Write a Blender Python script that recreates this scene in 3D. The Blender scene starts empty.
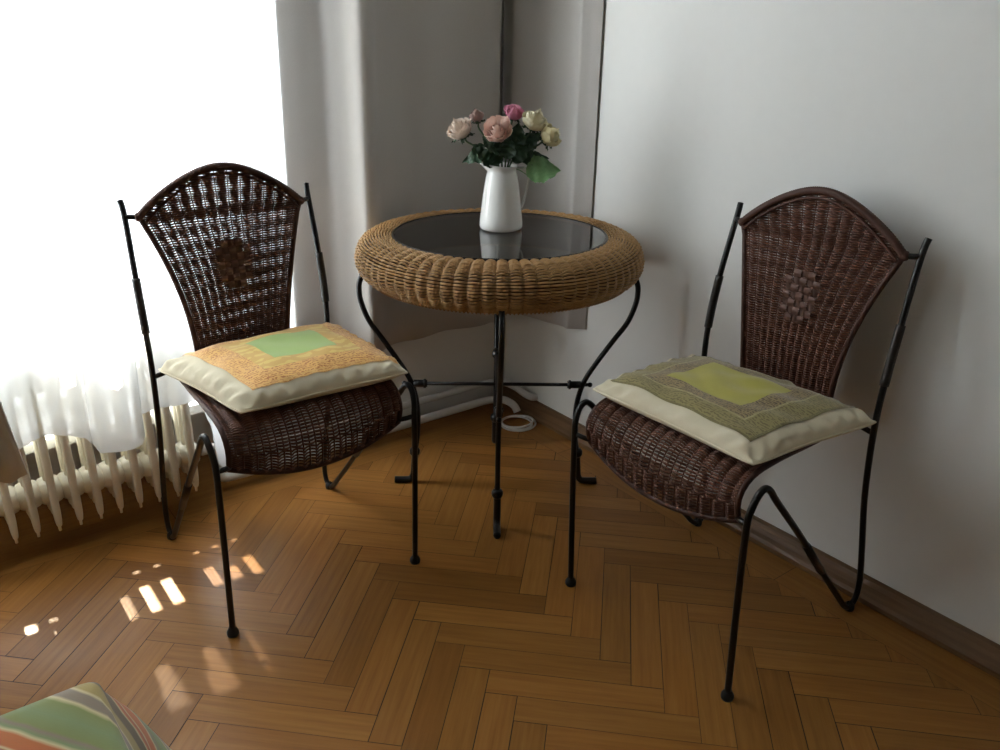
import bpy, math, random
from mathutils import Vector, Matrix
PI = math.pi
sc = bpy.context.scene
COL = sc.collection
rnd = random.Random(7)

# ------------------------------------------------------------------ helpers
class MB:
    """collects shapes, links them as ONE mesh object"""
    def __init__(s):
        s.v = []; s.f = []; s.uv = {}; s.val = []; s.cur = 0.5
    def add(s, vs, fs, uvs=None):
        b = len(s.v); s.v += [tuple(p) for p in vs]; s.val += [s.cur] * len(vs)
        for f in fs:
            s.f.append(tuple(i + b for i in f))
        if uvs:
            for i, t in enumerate(uvs): s.uv[b + i] = t
        return b
    def box(s, lo, hi):
        x0, y0, z0 = lo; x1, y1, z1 = hi
        s.add([(x0, y0, z0), (x1, y0, z0), (x1, y1, z0), (x0, y1, z0), (x0, y0, z1), (x1, y0, z1), (x1, y1, z1), (x0, y1, z1)],
              [(0, 3, 2, 1), (4, 5, 6, 7), (0, 1, 5, 4), (1, 2, 6, 5), (2, 3, 7, 6), (3, 0, 4, 7)])
    def tube(s, pts, r, n=6, closed=False, cap=True, flat=None):
        P = [Vector(p) for p in pts]; m = len(P)
        rs = r if isinstance(r, (list, tuple)) else [r] * m
        T = []
        for i in range(m):
            a = P[(i - 1) % m] if (closed or i > 0) else P[i]
            b = P[(i + 1) % m] if (closed or i < m - 1) else P[i]
            d = b - a
            T.append(d.normalized() if d.length > 1e-9 else Vector((0, 0, 1)))
        up = Vector((0, 0, 1)) if abs(T[0].z) < 0.9 else Vector((1, 0, 0))
        N = (up - T[0] * up.dot(T[0])).normalized()
        vs = []
        for i in range(m):
            N = N - T[i] * N.dot(T[i])
            if N.length < 1e-6: N = T[i].orthogonal()
            N.normalize(); B = T[i].cross(N)
            for k in range(n):
                a = 2 * PI * k / n
                vs.append(P[i] + (N * math.cos(a) + B * math.sin(a)) * rs[i])
        fs = []
        for i in range(m if closed else m - 1):
            j = (i + 1) % m
            for k in range(n):
                l = (k + 1) % n
                fs.append((i * n + k, i * n + l, j * n + l, j * n + k))
        if cap and not closed:
            fs.append(tuple(range(n - 1, -1, -1))); fs.append(tuple((m - 1) * n + k for k in range(n)))
        s.add(vs, fs)
    def grid(s, fn, nu, nv, wrap_u=False, uv=None):
        vs = []; uvs = []
        for j in range(nv + 1):
            for i in range(nu + (0 if wrap_u else 1)):
                vs.append(fn(i / nu, j / nv)); uvs.append(uv(i / nu, j / nv) if uv else (i / nu, j / nv))
        w = nu if wrap_u else nu + 1
        fs = []
        for j in range(nv):
            for i in range(nu):
                k = (i + 1) % w if wrap_u else i + 1
                fs.append((j * w + i, j * w + k, (j + 1) * w + k, (j + 1) * w + i))
        s.add(vs, fs, uvs)
    def lathe(s, prof, n=48, c=(0, 0, 0)):
        s.grid(lambda a, b: _lat(prof, a, b, c), n, len(prof) - 1, wrap_u=True)
    def ball(s, c, r, n=10, sq=1.0):
        c = Vector(c)
        s.grid(lambda a, b: c + Vector((r * math.sin(PI * b) * math.cos(2 * PI * a), r * math.sin(PI * b) * math.sin(2 * PI * a), -r * sq * math.cos(PI * b))), n, max(4, n // 2), wrap_u=True)
    def build(s, name, mat, parent=None, smooth=True, loc=None):
        me = bpy.data.meshes.new(name)
        me.from_pydata(s.v, [], s.f)
        if s.uv:
            l = me.uv_layers.new(name='UVMap')
            d = [0.0] * (2 * len(me.loops))
            for lp in me.loops:
                t = s.uv.get(lp.vertex_index, (0, 0)); d[2 * lp.index] = t[0]; d[2 * lp.index + 1] = t[1]
            l.data.foreach_set('uv', d)
        at = me.attributes.new('rnd', 'FLOAT', 'POINT'); at.data.foreach_set('value', s.val)
        me.update()
        if smooth: me.polygons.foreach_set('use_smooth', [True] * len(me.polygons))
        me.materials.append(mat)
        o = bpy.data.objects.new(name, me); COL.objects.link(o)
        if parent: o.parent = parent
        if loc: o.location = loc
        return o

def _lat(prof, a, b, c):
    i = round(b * (len(prof) - 1)); r, z = prof[i]; t = 2 * PI * a
    return (c[0] + r * math.cos(t), c[1] + r * math.sin(t), c[2] + z)

def spl(pts, n=8, closed=False):
    """Catmull-Rom through points"""
    P = [Vector(p) for p in pts]; m = len(P); out = []
    for i in range(m if closed else m - 1):
        if closed: a, b, c, d = P[(i - 1) % m], P[i], P[(i + 1) % m], P[(i + 2) % m]
        else: a, b, c, d = P[max(i - 1, 0)], P[i], P[i + 1], P[min(i + 2, m - 1)]
        for k in range(n):
            t = k / n
            out.append(0.5 * ((2 * b) + (c - a) * t + (2 * a - 5 * b + 4 * c - d) * t * t + (3 * b - a - 3 * c + d) * t ** 3))
    if not closed: out.append(P[-1])
    return out

def lerp(a, b, t): return a + (b - a) * t
def interp(tab, x):
    if x <= tab[0][0]: return tab[0][1]
    for (x0, y0), (x1, y1) in zip(tab, tab[1:]):
        if x <= x1:
            t = (x - x0) / (x1 - x0); t = t * t * (3 - 2 * t)
            return y0 + (y1 - y0) * t
    return tab[-1][1]

def tag(o, label, cat, group=None, kind=None):
    if label: o['label'] = label
    if cat: o['category'] = cat
    if group: o['group'] = group
    if kind: o['kind'] = kind
    return o
def thing(name, label, cat, loc=(0, 0, 0), rz=0, group=None):
    o = bpy.data.objects.new(name, None); COL.objects.link(o)
    o.location = loc; o.rotation_euler = (0, 0, rz); o.empty_display_size = .05
    return tag(o, label, cat, group)
def struct(o, label=None, cat=None):
    o['kind'] = 'structure'
    if label: o['label'] = label
    if cat: o['category'] = cat
    return o

# ------------------------------------------------------------------ materials
def S(r, g, b):
    f = lambda c: (c / 255 / 12.92) if c / 255 <= .04045 else ((c / 255 + .055) / 1.055) ** 2.4
    return (f(r), f(g), f(b), 1)
class NT:
    def __init__(s, name):
        s.m = bpy.data.materials.new(name); s.m.use_nodes = True
        s.t = s.m.node_tree; s.t.nodes.clear()
        s.out = s.n('ShaderNodeOutputMaterial')
    def n(s, typ, **kw):
        o = s.t.nodes.new(typ)
        for k, v in kw.items():
            if k.startswith('i_'): o.inputs[k[2:].replace('_', ' ')].default_value = v
            else: setattr(o, k, v)
        return o
    def l(s, a, b): s.t.links.new(a, b)
    def math(s, op, a, b=None):
        o = s.n('ShaderNodeMath', operation=op)
        for i, x in enumerate((a, b)):
            if x is None: continue
            if isinstance(x, (int, float)): o.inputs[i].default_value = x
            else: s.l(x, o.inputs[i])
        return o.outputs[0]
    def mix(s, fac, a, b):
        o = s.n('ShaderNodeMix', data_type='RGBA')
        for i, x in ((0, fac), (6, a), (7, b)):
            if isinstance(x, (int, float, tuple)): o.inputs[i].default_value = x
            else: s.l(x, o.inputs[i])
        return o.outputs[2]
    def ramp(s, fac, stops, interp='LINEAR'):
        o = s.n('ShaderNodeValToRGB'); e = o.color_ramp.elements; o.color_ramp.interpolation = interp
        while len(e) < len(stops): e.new(.5)
        for k, (p, c) in zip(e, stops): k.position = p; k.color = c
        s.l(fac, o.inputs[0]); return o.outputs[0]
    def bsdf(s, **kw):
        o = s.n('ShaderNodeBsdfPrincipled')
        for k, v in kw.items():
            k = k.replace('_', ' ')
            if isinstance(v, (int, float, tuple)): o.inputs[k].default_value = v
            else: s.l(v, o.inputs[k])
        s.l(o.outputs[0], s.out.inputs[0]); return o
    def bump(s, h, strength=.3, dist=.002):
        o = s.n('ShaderNodeBump'); o.inputs['Strength'].default_value = strength; o.inputs['Distance'].default_value = dist
        s.l(h, o.inputs['Height']); return o.outputs[0]
    def coord(s, which='Object'):
        return s.n('ShaderNodeTexCoord').outputs[which]
    def noise(s, vec, scale, detail=4, rough=.5):
        o = s.n('ShaderNodeTexNoise'); o.inputs['Scale'].default_value = scale; o.inputs['Detail'].default_value = detail
        o.inputs['Roughness'].default_value = rough
        if vec is not None: s.l(vec, o.inputs['Vector'])
        return o.outputs['Fac']
    def map(s, vec, scale=(1, 1, 1), loc=(0, 0, 0), rot=(0, 0, 0)):
        o = s.n('ShaderNodeMapping'); o.inputs['Scale'].default_value = scale; o.inputs['Location'].default_value = loc; o.inputs['Rotation'].default_value = rot
        s.l(vec, o.inputs[0]); return o.outputs[0]

def m_plain(name, col, rough=.5, nscale=0, var=.15, bump=0, **kw):
    t = NT(name)
    if nscale:
        nz = t.noise(t.coord(), nscale, 5)
        c = t.mix(nz, tuple(x * (1 - var) for x in col[:3]) + (1,), tuple(min(1, x * (1 + var)) for x in col[:3]) + (1,))
    else: nz = None; c = col
    b = t.bsdf(Base_Color=c, Roughness=rough, **kw)
    if bump and nz is not None: t.l(t.bump(nz, bump, .002), b.inputs['Normal'])
    return t.m

M = {}
M['wall'] = m_plain('white_wall_paint', (.76, .765, .74, 1), .9, 35, .02, .06)
M['wall_beige'] = m_plain('beige_wall_paint', (.27, .21, .155, 1), .9, 35, .02)
M['ceiling'] = m_plain('ceiling_paint', (.46, .44, .40, 1), .9, 30, .02)
M['iron'] = m_plain('black_iron', (.012, .011, .011, 1), .34, 60, .3, .05, Metallic=.35)
M['iron_brown'] = m_plain('dark_sleeve', (.016, .012, .010, 1), .4, 60, .3, .05)
M['rubber'] = m_plain('black_rubber', (.01, .01, .01, 1), .6, 40, .2)
M['enamel'] = m_plain('cream_radiator_enamel', (.72, .68, .57, 1), .4, 18, .05)
M['pipe'] = m_plain('white_pipe_paint', (.62, .61, .58, 1), .45, 25, .06)
M['cable'] = m_plain('white_cable', (.6, .58, .56, 1), .5, 25, .05)
M['ceramic'] = m_plain('white_glaze', (.80, .80, .77, 1), .12, 12, .01)
M['frame_paint'] = m_plain('white_window_paint', (.8, .8, .78, 1), .5, 20, .03)
M['sun_mask'] = m_plain('brown_sun_mask', (.12, .07, .04, 1), .7, 25, .2)  # for the added board that masks the sun outside the window

def m_wicker(name, c0, c1, rough, spec=.5):
    t = NT(name); co = t.coord()
    a = t.n('ShaderNodeAttribute', attribute_name='rnd').outputs['Fac']
    nz = t.noise(co, 90, 3)
    f = t.math('MULTIPLY', t.math('ADD', nz, a), .5)
    c = t.mix(f, c0, c1)
    b = t.bsdf(Base_Color=c, Roughness=rough, Specular_IOR_Level=spec)
    return t.m
M['wick_dark'] = m_wicker('dark_brown_wicker', (.042, .016, .010, 1), (.22, .092, .055, 1), .45, .28)
M['wick_edge'] = m_wicker('dark_brown_cane', (.030, .012, .008, 1), (.095, .040, .026, 1), .5, .25)
M['wick_gold'] = m_wicker('golden_wicker', (.20, .100, .038, 1), (.64, .39, .165, 1), .45, .35)
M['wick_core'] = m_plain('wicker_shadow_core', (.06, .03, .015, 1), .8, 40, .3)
M['motif'] = m_wicker('broad_brown_cane', (.045, .020, .014, 1), (.16, .078, .054, 1), .45, .3)

def m_floor():
    t = NT('oak_parquet')
    uv = t.n('ShaderNodeUVMap', uv_map='UVMap').outputs[0]
    a = t.n('ShaderNodeAttribute', attribute_name='rnd').outputs['Fac']
    sh = t.n('ShaderNodeCombineXYZ'); t.l(t.math('MULTIPLY', a, 37.0), sh.inputs[0]); t.l(t.math('MULTIPLY', a, 91.0), sh.inputs[1])
    ad = t.n('ShaderNodeVectorMath', operation='ADD'); t.l(uv, ad.inputs[0]); t.l(sh.outputs[0], ad.inputs[1])
    g1 = t.noise(t.map(ad.outputs[0], (3.0, 55, 1)), 1.6, 6, .62)
    g2 = t.noise(t.map(ad.outputs[0], (9, 300, 1)), 1.2, 3, .6)
    g3 = t.noise(t.map(ad.outputs[0], (2.2, 7, 1)), 1.5, 3, .5)
    base = t.ramp(g1, [(.25, (.235, .100, .022, 1)), (.5, (.31, .139, .032, 1)), (.75, (.37, .178, .046, 1))])
    tint = t.ramp(a, [(0, (.70, .62, .52, 1)), (.25, (.90, .87, .80, 1)), (.5, (1, .97, .93, 1)), (.8, (1.03, .93, .82, 1)), (1, (1.12, 1.10, 1.05, 1))])
    mul = t.n('ShaderNodeMix', data_type='RGBA', blend_type='MULTIPLY'); mul.inputs[0].default_value = 1
    t.l(base, mul.inputs[6]); t.l(tint, mul.inputs[7])
    c = t.mix(t.math('MULTIPLY', g2, .22), mul.outputs[2], (.12, .050, .013, 1))
    c = t.mix(t.math('MULTIPLY', g3, .25), c, (.20, .10, .035, 1))
    co = t.coord()
    rg = t.math('ADD', t.math('MULTIPLY', t.noise(co, 7, 4), .24), .22)
    b = t.bsdf(Base_Color=c, Roughness=rg, Specular_IOR_Level=.18)
    t.l(t.bump(g1, .12, .002), b.inputs['Normal'])
    return t.m
M['floor'] = m_floor()
M['gap'] = m_plain('dark_parquet_gap', (.02, .010, .005, 1), .8)
def m_skirt():
    t = NT('oak_skirting'); co = t.coord()
    g = t.noise(t.map(co, (40, 2.5, 60)), 1.5, 5, .6)
    c = t.ramp(g, [(.25, (.10, .048, .018, 1)), (.75, (.20, .105, .042, 1))])
    t.bsdf(Base_Color=c, Roughness=.42); return t.m
M['skirt'] = m_skirt()

def m_cloth(name, col, weave=700, var=.12, translucent=0.0, sheen=.2):
    t = NT(name); co = t.coord()
    nz = t.noise(co, weave, 2); big = t.noise(co, 6, 3)
    c = t.mix(nz, tuple(x * (1 - var) for x in col[:3]) + (1,), tuple(x * (1 + var) for x in col[:3]) + (1,))
    c = t.mix(t.math('MULTIPLY', big, .15), c, tuple(x * .75 for x in col[:3]) + (1,))
    b = t.bsdf(Base_Color=c, Roughness=.9, Sheen_Weight=sheen, Specular_IOR_Level=.15)
    t.l(t.bump(nz, .15, .001), b.inputs['Normal'])
    if translucent:
        tr = t.n('ShaderNodeBsdfTranslucent'); t.l(c, tr.inputs[0])
        mx = t.n('ShaderNodeMixShader'); mx.inputs[0].default_value = translucent
        t.l(b.outputs[0], mx.inputs[1]); t.l(tr.outputs[0], mx.inputs[2]); t.l(mx.outputs[0], t.out.inputs[0])
    return t.m
M['drape'] = m_cloth('grey_curtain_cloth', (.54, .52, .495, 1), 500, .08, .06)
M['cream'] = m_cloth('cream_cotton', (.70, .63, .46, 1), 600, .06)

def m_sheer():
    t = NT('white_voile')
    co = t.coord()
    nz = t.noise(t.map(co, (700, 700, 700)), 1, 2)
    tr = t.n('ShaderNodeBsdfTranslucent'); tr.inputs[0].default_value = (.88, .90, .92, 1)
    di = t.n('ShaderNodeBsdfDiffuse'); di.inputs[0].default_value = (.88, .89, .90, 1)
    tp = t.n('ShaderNodeBsdfTransparent')
    m1 = t.n('ShaderNodeMixShader'); m1.inputs[0].default_value = .38
    t.l(tr.outputs[0], m1.inputs[1]); t.l(di.outputs[0], m1.inputs[2])
    m2 = t.n('ShaderNodeMixShader')
    t.l(t.math('ADD', t.math('MULTIPLY', nz, .1), .20), m2.inputs[0])
    t.l(m1.outputs[0], m2.inputs[1]); t.l(tp.outputs[0], m2.inputs[2])
    t.l(m2.outputs[0], t.out.inputs[0]); return t.m
M['sheer'] = m_sheer()

def m_glass(name, tint, spec=1.0, rough=.02):
    t = NT(name)
    tp = t.n('ShaderNodeBsdfTransparent'); tp.inputs[0].default_value = tint
    gl = t.n('ShaderNodeBsdfGlossy'); gl.inputs['Roughness'].default_value = rough; gl.inputs[0].default_value = (spec, spec, spec, 1)
    fr = t.n('ShaderNodeFresnel'); fr.inputs[0].default_value = 1.5
    geo = t.n('ShaderNodeNewGeometry'); fc = t.math('MULTIPLY', fr.outputs[0], t.math('SUBTRACT', 1.0, geo.outputs['Backfacing']))
    mx = t.n('ShaderNodeMixShader'); t.l(fc, mx.inputs[0]); t.l(tp.outputs[0], mx.inputs[1]); t.l(gl.outputs[0], mx.inputs[2])
    t.l(mx.outputs[0], t.out.inputs[0]); return t.m
M['table_glass'] = m_glass('smoked_table_glass', (.48, .49, .50, 1))
M['window_glass'] = m_glass('clear_window_glass', (.95, .96, .96, 1))

def m_brocade(name, centre, centre2, bands):
    """uv in [-1,1]; bands = [(outer distance, colour a, colour b, pattern scale)] from centre outward"""
    t = NT(name); uv = t.n('ShaderNodeUVMap', uv_map='UVMap').outputs[0]
    sp = t.n('ShaderNodeSeparateXYZ'); t.l(uv, sp.inputs[0])
    d = t.math('MAXIMUM', t.math('ABSOLUTE', sp.outputs[0]), t.math('ABSOLUTE', sp.outputs[1]))
    nz = t.noise(uv, 9, 3)
    d = t.math('ADD', d, t.math('MULTIPLY', t.math('SUBTRACT', nz, .5), .03))
    c = t.mix(t.noise(uv, 3.5, 4), centre, centre2)
    h = None
    for (r, ca, cb, ps) in bands:
        v = t.n('ShaderNodeTexVoronoi', feature='F1'); v.inputs['Scale'].default_value = ps; t.l(uv, v.inputs['Vector'])
        w = t.n('ShaderNodeTexWave', wave_type='RINGS'); w.inputs['Scale'].default_value = ps * .22; w.inputs['Distortion'].default_value = 9; w.inputs['Detail'].default_value = 2
        t.l(uv, w.inputs['Vector'])
        p = t.math('GREATER_THAN', t.math('ADD', t.math('MULTIPLY', v.outputs['Distance'], .9), t.math('MULTIPLY', w.outputs['Fac'], .55)), .62)
        bc = t.mix(p, ca, cb)
        c = t.mix(t.math('GREATER_THAN', d, r), c, bc); h = p
    b = t.bsdf(Base_Color=c, Roughness=.75, Sheen_Weight=.3)
    t.l(t.bump(t.noise(uv, 120, 2), .25, .001), b.inputs['Normal'])
    return t.m
M['patch_green'] = m_brocade('green_brocade', S(180, 172, 68), S(160, 152, 54), [
    (.50, S(84, 70, 44), S(146, 126, 84), 38), (.70, S(176, 165, 118), S(160, 148, 100), 30), (.725, S(108, 96, 50), S(142, 130, 78), 34), (.965, S(132, 120, 72), S(112, 100, 58), 40)])
M['patch_orange'] = m_brocade('orange_brocade', S(158, 190, 110), S(176, 196, 118), [
    (.42, S(226, 196, 108), S(214, 172, 88), 9), (.66, S(186, 112, 50), S(230, 180, 100), 34), (.93, S(200, 136, 70), S(226, 180, 104), 36)])

def m_spread():
    t = NT('striped_bedspread_cloth'); uv = t.n('ShaderNodeUVMap', uv_map='UVMap').outputs[0]
    sp = t.n('ShaderNodeSeparateXYZ'); t.l(t.map(uv, (1, 1, 1), rot=(0, 0, math.radians(0))), sp.inputs[0])
    wob = t.math('MULTIPLY', t.math('SUBTRACT', t.noise(uv, 9, 2), .5), .03)
    q = t.math('FRACT', t.math('SUBTRACT', 3.85, t.math('MULTIPLY', t.math('ADD', sp.outputs[1], wob), 7.0)))
    G = S(128, 138, 76); GO = S(168, 146, 84); MV = S(140, 124, 108); OR = S(196, 104, 48); TE = S(126, 144, 98); W = S(214, 196, 150); R = S(170, 84, 52)
    c = t.ramp(q, [(0, GO), (.10, GO), (.12, W), (.14, MV), (.22, MV), (.24, W), (.27, G), (.38, TE), (.50, G), (.53, MV), (.57, TE), (.60, W), (.63, OR), (.74, OR), (.76, W), (.78, R), (.82, OR), (.84, W), (.86, S(98, 80, 52)), (.97, S(98, 80, 52)), (1.0, GO)])  # dark brown-olive stop puts the shade of the hanging side into the cloth
    c = t.mix(t.math('MULTIPLY', t.noise(t.map(uv, (60, 900, 1)), 1, 2), .3), c, S(120, 110, 70))
    b = t.bsdf(Base_Color=c, Roughness=.85, Sheen_Weight=.2)
    t.l(t.bump(t.noise(uv, 500, 2), .2, .001), b.inputs['Normal']); return t.m
M['spread'] = m_spread()

def m_petal(name, inner, outer):
    t = NT(name); a = t.n('ShaderNodeAttribute', attribute_name='rnd').outputs['Fac']
    c = t.mix(a, inner, outer)
    b = t.bsdf(Base_Color=c, Roughness=.6, Sheen_Weight=.2)
    tr = t.n('ShaderNodeBsdfTranslucent'); t.l(c, tr.inputs[0])
    mx = t.n('ShaderNodeMixShader'); mx.inputs[0].default_value = .25
    t.l(b.outputs[0], mx.inputs[1]); t.l(tr.outputs[0], mx.inputs[2]); t.l(mx.outputs[0], t.out.inputs[0]); return t.m
def m_leaf(name, c0, c1):
    t = NT(name); uv = t.n('ShaderNodeUVMap', uv_map='UVMap').outputs[0]
    w = t.n('ShaderNodeTexNoise'); w.inputs['Scale'].default_value = 9; w.inputs['Detail'].default_value = 3; t.l(uv, w.inputs['Vector'])
    c = t.mix(w.outputs['Fac'], c0, c1)
    b = t.bsdf(Base_Color=c, Roughness=.5); t.l(t.bump(w.outputs['Fac'], .4, .002), b.inputs['Normal']); return t.m
M['leaf'] = m_leaf('dark_rose_leaf', S(30, 58, 36), S(44, 74, 46))
M['leaf_light'] = m_leaf('bright_rose_leaf', S(66, 104, 60), S(112, 148, 96))
M['stem'] = m_plain('green_stem', S(58, 82, 44), .5, 40, .2)

# ------------------------------------------------------------------ room  (X = along window wall to the right, Y = towards the window wall)
XR, YW, ZC = 1.605, 2.08, 2.70
XL, YN = -2.3, -2.3
WX0, WX1, WZ0, WZ1 = -1.35, .74, .25, 2.35
T = .30

def clip_poly(poly, x0, x1, y0, y1):
    def cl(p, ins, isec):
        out = []
        for i in range(len(p)):
            a, b = p[i - 1], p[i]
            if ins(b):
                if not ins(a): out.append(isec(a, b))
                out.append(b)
            elif ins(a): out.append(isec(a, b))
        return out
    def ix(v): return lambda a, b: tuple(lerp(a[k], b[k], (v - a[0]) / (b[0] - a[0])) for k in range(4))
    def iy(v): return lambda a, b: tuple(lerp(a[k], b[k], (v - a[1]) / (b[1] - a[1])) for k in range(4))
    for ins, isec in ((lambda p: p[0] >= x0, ix(x0)), (lambda p: p[0] <= x1, ix(x1)), (lambda p: p[1] >= y0, iy(y0)), (lambda p: p[1] <= y1, iy(y1))):
        if not poly: return []
        poly = cl(poly, ins, isec)
    return poly

def build_floor():
    mb = MB()
    L, W = .3357, .0617; q2 = math.sqrt(2)
    u0, v0 = .4925, -1.0106
    bx, by = 1.478, 1.92                     # the herringbone field ends at a border of long boards
    def emit(P0, P1, Q0, Q1, along):
        e = rnd.choice((.0004, .0005, .0006, .0010)); cs = [(P0 + e, Q0 + e), (P1 - e, Q0 + e), (P1 - e, Q1 - e), (P0 + e, Q1 - e)]
        poly = []
        for P, Q in cs:
            u = u0 + (P + Q) / q2; v = v0 + (Q - P) / q2
            s, t = ((P - P0), (Q - Q0)) if along == 'P' else ((Q - Q0), (P - P0))
            poly.append((u, -v, s, t))
        poly = clip_poly(poly, XL, bx - .0006, YN, by - .0006)
        if len(poly) < 3: return
        ar = sum(poly[i - 1][0] * poly[i][1] - poly[i][0] * poly[i - 1][1] for i in range(len(poly)))
        if ar < 0: poly = poly[::-1]
        mb.cur = rnd.random()
        mb.add([(p[0], p[1], 0) for p in poly], [tuple(range(len(poly)))], [(p[2], p[3]) for p in poly])
    for m in range(-9, 6):
        for k in range(-60, 60):
            o = m * L
            emit(o - k * W, o + L - k * W, o + k * W, o + (k + 1) * W, 'P')
            emit(o + L - k * W, o + L - k * W + W, o + k * W, o + k * W + L, 'Q')
    # border boards
    y = YN; 
    while y < YW:
        y1 = min(y + rnd.uniform(.7, 1.0), YW); mb.cur = rnd.uniform(.2, .75)
        mb.add([(bx, y + .0006, 0), (XR, y + .0006, 0), (XR, y1 - .0006, 0), (bx, y1 - .0006, 0)], [(0, 1, 2, 3)], [(0, 0), (0, XR - bx), (y1 - y, XR - bx), (y1 - y, 0)]); y = y1
    x = XL
    while x < bx:
        x1 = min(x + rnd.uniform(.7, 1.0), bx); mb.cur = rnd.uniform(.2, .75)
        mb.add([(x + .0006, by, 0), (x1 - .0006, by, 0), (x1 - .0006, YW + .2, 0), (x + .0006, YW + .2, 0)], [(0, 1, 2, 3)], [(0, 0), (x1 - x, 0), (x1 - x, YW + .2 - by), (0, YW + .2 - by)]); x = x1
    fl = struct(mb.build('floor', M['floor'], smooth=False), 'oak herringbone parquet floor with a straight board border', 'floor')
    b = MB(); b.box((XL, YN, -.12), (XR, YW + .2, -.0015)); struct(b.build('floor_base', M['gap'], fl, smooth=False))
build_floor()

def simple_box(name, lo, hi, mat, label, cat):
    b = MB(); b.box(lo, hi); return struct(b.build(name, mat, smooth=False), label, cat)
simple_box('wall_right', (XR, YN - T, -.12), (XR + T, YW + T, ZC), M['wall'], 'plain white wall behind the chair with the green cushion', 'wall')
simple_box('wall_left', (XL - T, YN - T, -.12), (XL, YW + T, ZC), M['wall_beige'], 'beige wall across the room from the plain white wall', 'wall')
simple_box('wall_front', (XL, YN - T, -.12), (XR, YN, ZC), M['wall_beige'], 'beige wall facing the window', 'wall')
simple_box('ceiling', (XL - T, YN - T, ZC), (XR + T, YW + T, ZC + .2), M['ceiling'], 'white ceiling over the room', 'ceiling')
b = MB()
b.box((WX0, YW + .20, -.12), (WX1, YW + T, WZ0 - .025)); b.box((XL, YW, -.12), (WX0, YW + T, WZ0)); b.box((WX1, YW, -.12), (XR, YW + T, WZ0)); b.box((XL, YW, WZ1), (XR, YW + T, ZC))
b.box((XL, YW, WZ0), (WX0, YW + T, WZ1)); b.box((WX1, YW, WZ0), (XR, YW + T, WZ1))
struct(b.build('wall_back', M['wall'], smooth=False), 'white window wall behind radiator and curtains', 'wall')

# window in its reveal
wn = thing('window_1', 'tall bright window behind the white sheer curtain', 'window', ((WX0 + WX1) / 2, YW + .16, WZ0)); wn['kind'] = 'structure'
def rel(b): 
    ox, oy, oz = wn.location
    b.v = [(x - ox, y - oy, z - oz) for x, y, z in b.v]; return b
b = MB(); f = .06; y0, y1 = YW + .13, YW + .19; xm = (WX0 + WX1) / 2
b.box((WX0, y0, WZ0), (WX0 + f, y1, WZ1)); b.box((WX1 - f, y0, WZ0), (WX1, y1, WZ1))
b.box((WX0, y0, WZ1 - f), (WX1, y1, WZ1)); b.box((WX0, y0, WZ0), (WX1, y1, WZ0 + .03)); b.box((xm - .05, y0, WZ0), (xm + .05, y1, WZ1))
rel(b).build('window_frame', M['frame_paint'], wn, smooth=False)
b = MB(); b.box((WX0, YW - .040, WZ0 - .025), (WX1, YW + T, WZ0)); rel(b).build('sill', M['frame_paint'], wn, smooth=False)
for xa, xb in ((WX0 + f, xm - .05), (xm + .05, WX1 - f)):
    b = MB(); b.box((xa, YW + .155, WZ0 + .03), (xb, YW + .161, WZ1 - f)); rel(b).build('window_pane', M['window_glass'], wn, smooth=False)

# added unseen board outside the window, gaps cut to shape the sun patches
SUN_EL = math.radians(42.0); SUN_DU = .0
YS = YW + .27
def back(u, v):                                   # floor point (u, v) -> point in the mask plane along the sun ray
    d = v + YS
    return (u - SUN_DU * d, d * math.tan(SUN_EL))
def sun_mask():
    # openings as (x0, x1, z0, z1) in the mask plane
    rects = []
    def op(ua, ub, va, vb):
        x0, z0 = back(ua, va); x1, z1 = back(ub, vb); rects.append((x0, x1, z0, z1))
    def slit(ua, ub, va, vb, frac, pitch=.008):
        n = max(1, round((ub - ua) / pitch)); p_ = (ub - ua) / n
        for i in range(n): op(ua + p_ * i, ua + p_ * (i + frac), va, vb)
    op(.283, .310, -1.692, -1.580); op(.328, .362, -1.692, -1.580)
    slit(.424, .456, -1.680, -1.592, .35); slit(.466, .498, -1.655, -1.592, .35); slit(.514, .542, -1.674, -1.584, .40)
    slit(.238, .266, -1.680, -1.578, .22)
    op(.318, .362, -1.420, -1.262); op(.404, .436, -1.420, -1.270); op(.236, .272, -1.415, -1.272)
    op(.062, .082, -1.690, -1.655); op(.100, .109, -1.645, -1.622); slit(.110, .128, -1.688, -1.670, .3)
    op(.222, .232, -1.268, -1.254)
    op(-1.0, .12, -1.20, -.94)
    for i in range(6): op(.2955 + .0455 * i, .3085 + .0455 * i, -1.759, -1.744)
    xs = sorted(set([WX0 - .05, WX1 + .05] + [r[0] for r in rects] + [r[1] for r in rects]))
    zs = sorted(set([WZ0 - .05, WZ1 + .05] + [r[2] for r in rects] + [r[3] for r in rects]))
    b = MB(); th = .012
    for i in range(len(xs) - 1):
        run = None
        for j in range(len(zs) - 1):
            cx, cz = (xs[i] + xs[i + 1]) / 2, (zs[j] + zs[j + 1]) / 2
            hole = any(r[0] < cx < r[1] and r[2] < cz < r[3] for r in rects)
            if not hole and run is None: run = zs[j]
            if hole and run is not None: b.box((xs[i], YS, run), (xs[i + 1], YS + th, zs[j])); run = None
        if run is not None: b.box((xs[i], YS, run), (xs[i + 1], YS + th, zs[-1]))
    rel(b).build('sun_mask', M['sun_mask'], wn, smooth=False)
sun_mask()

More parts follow.
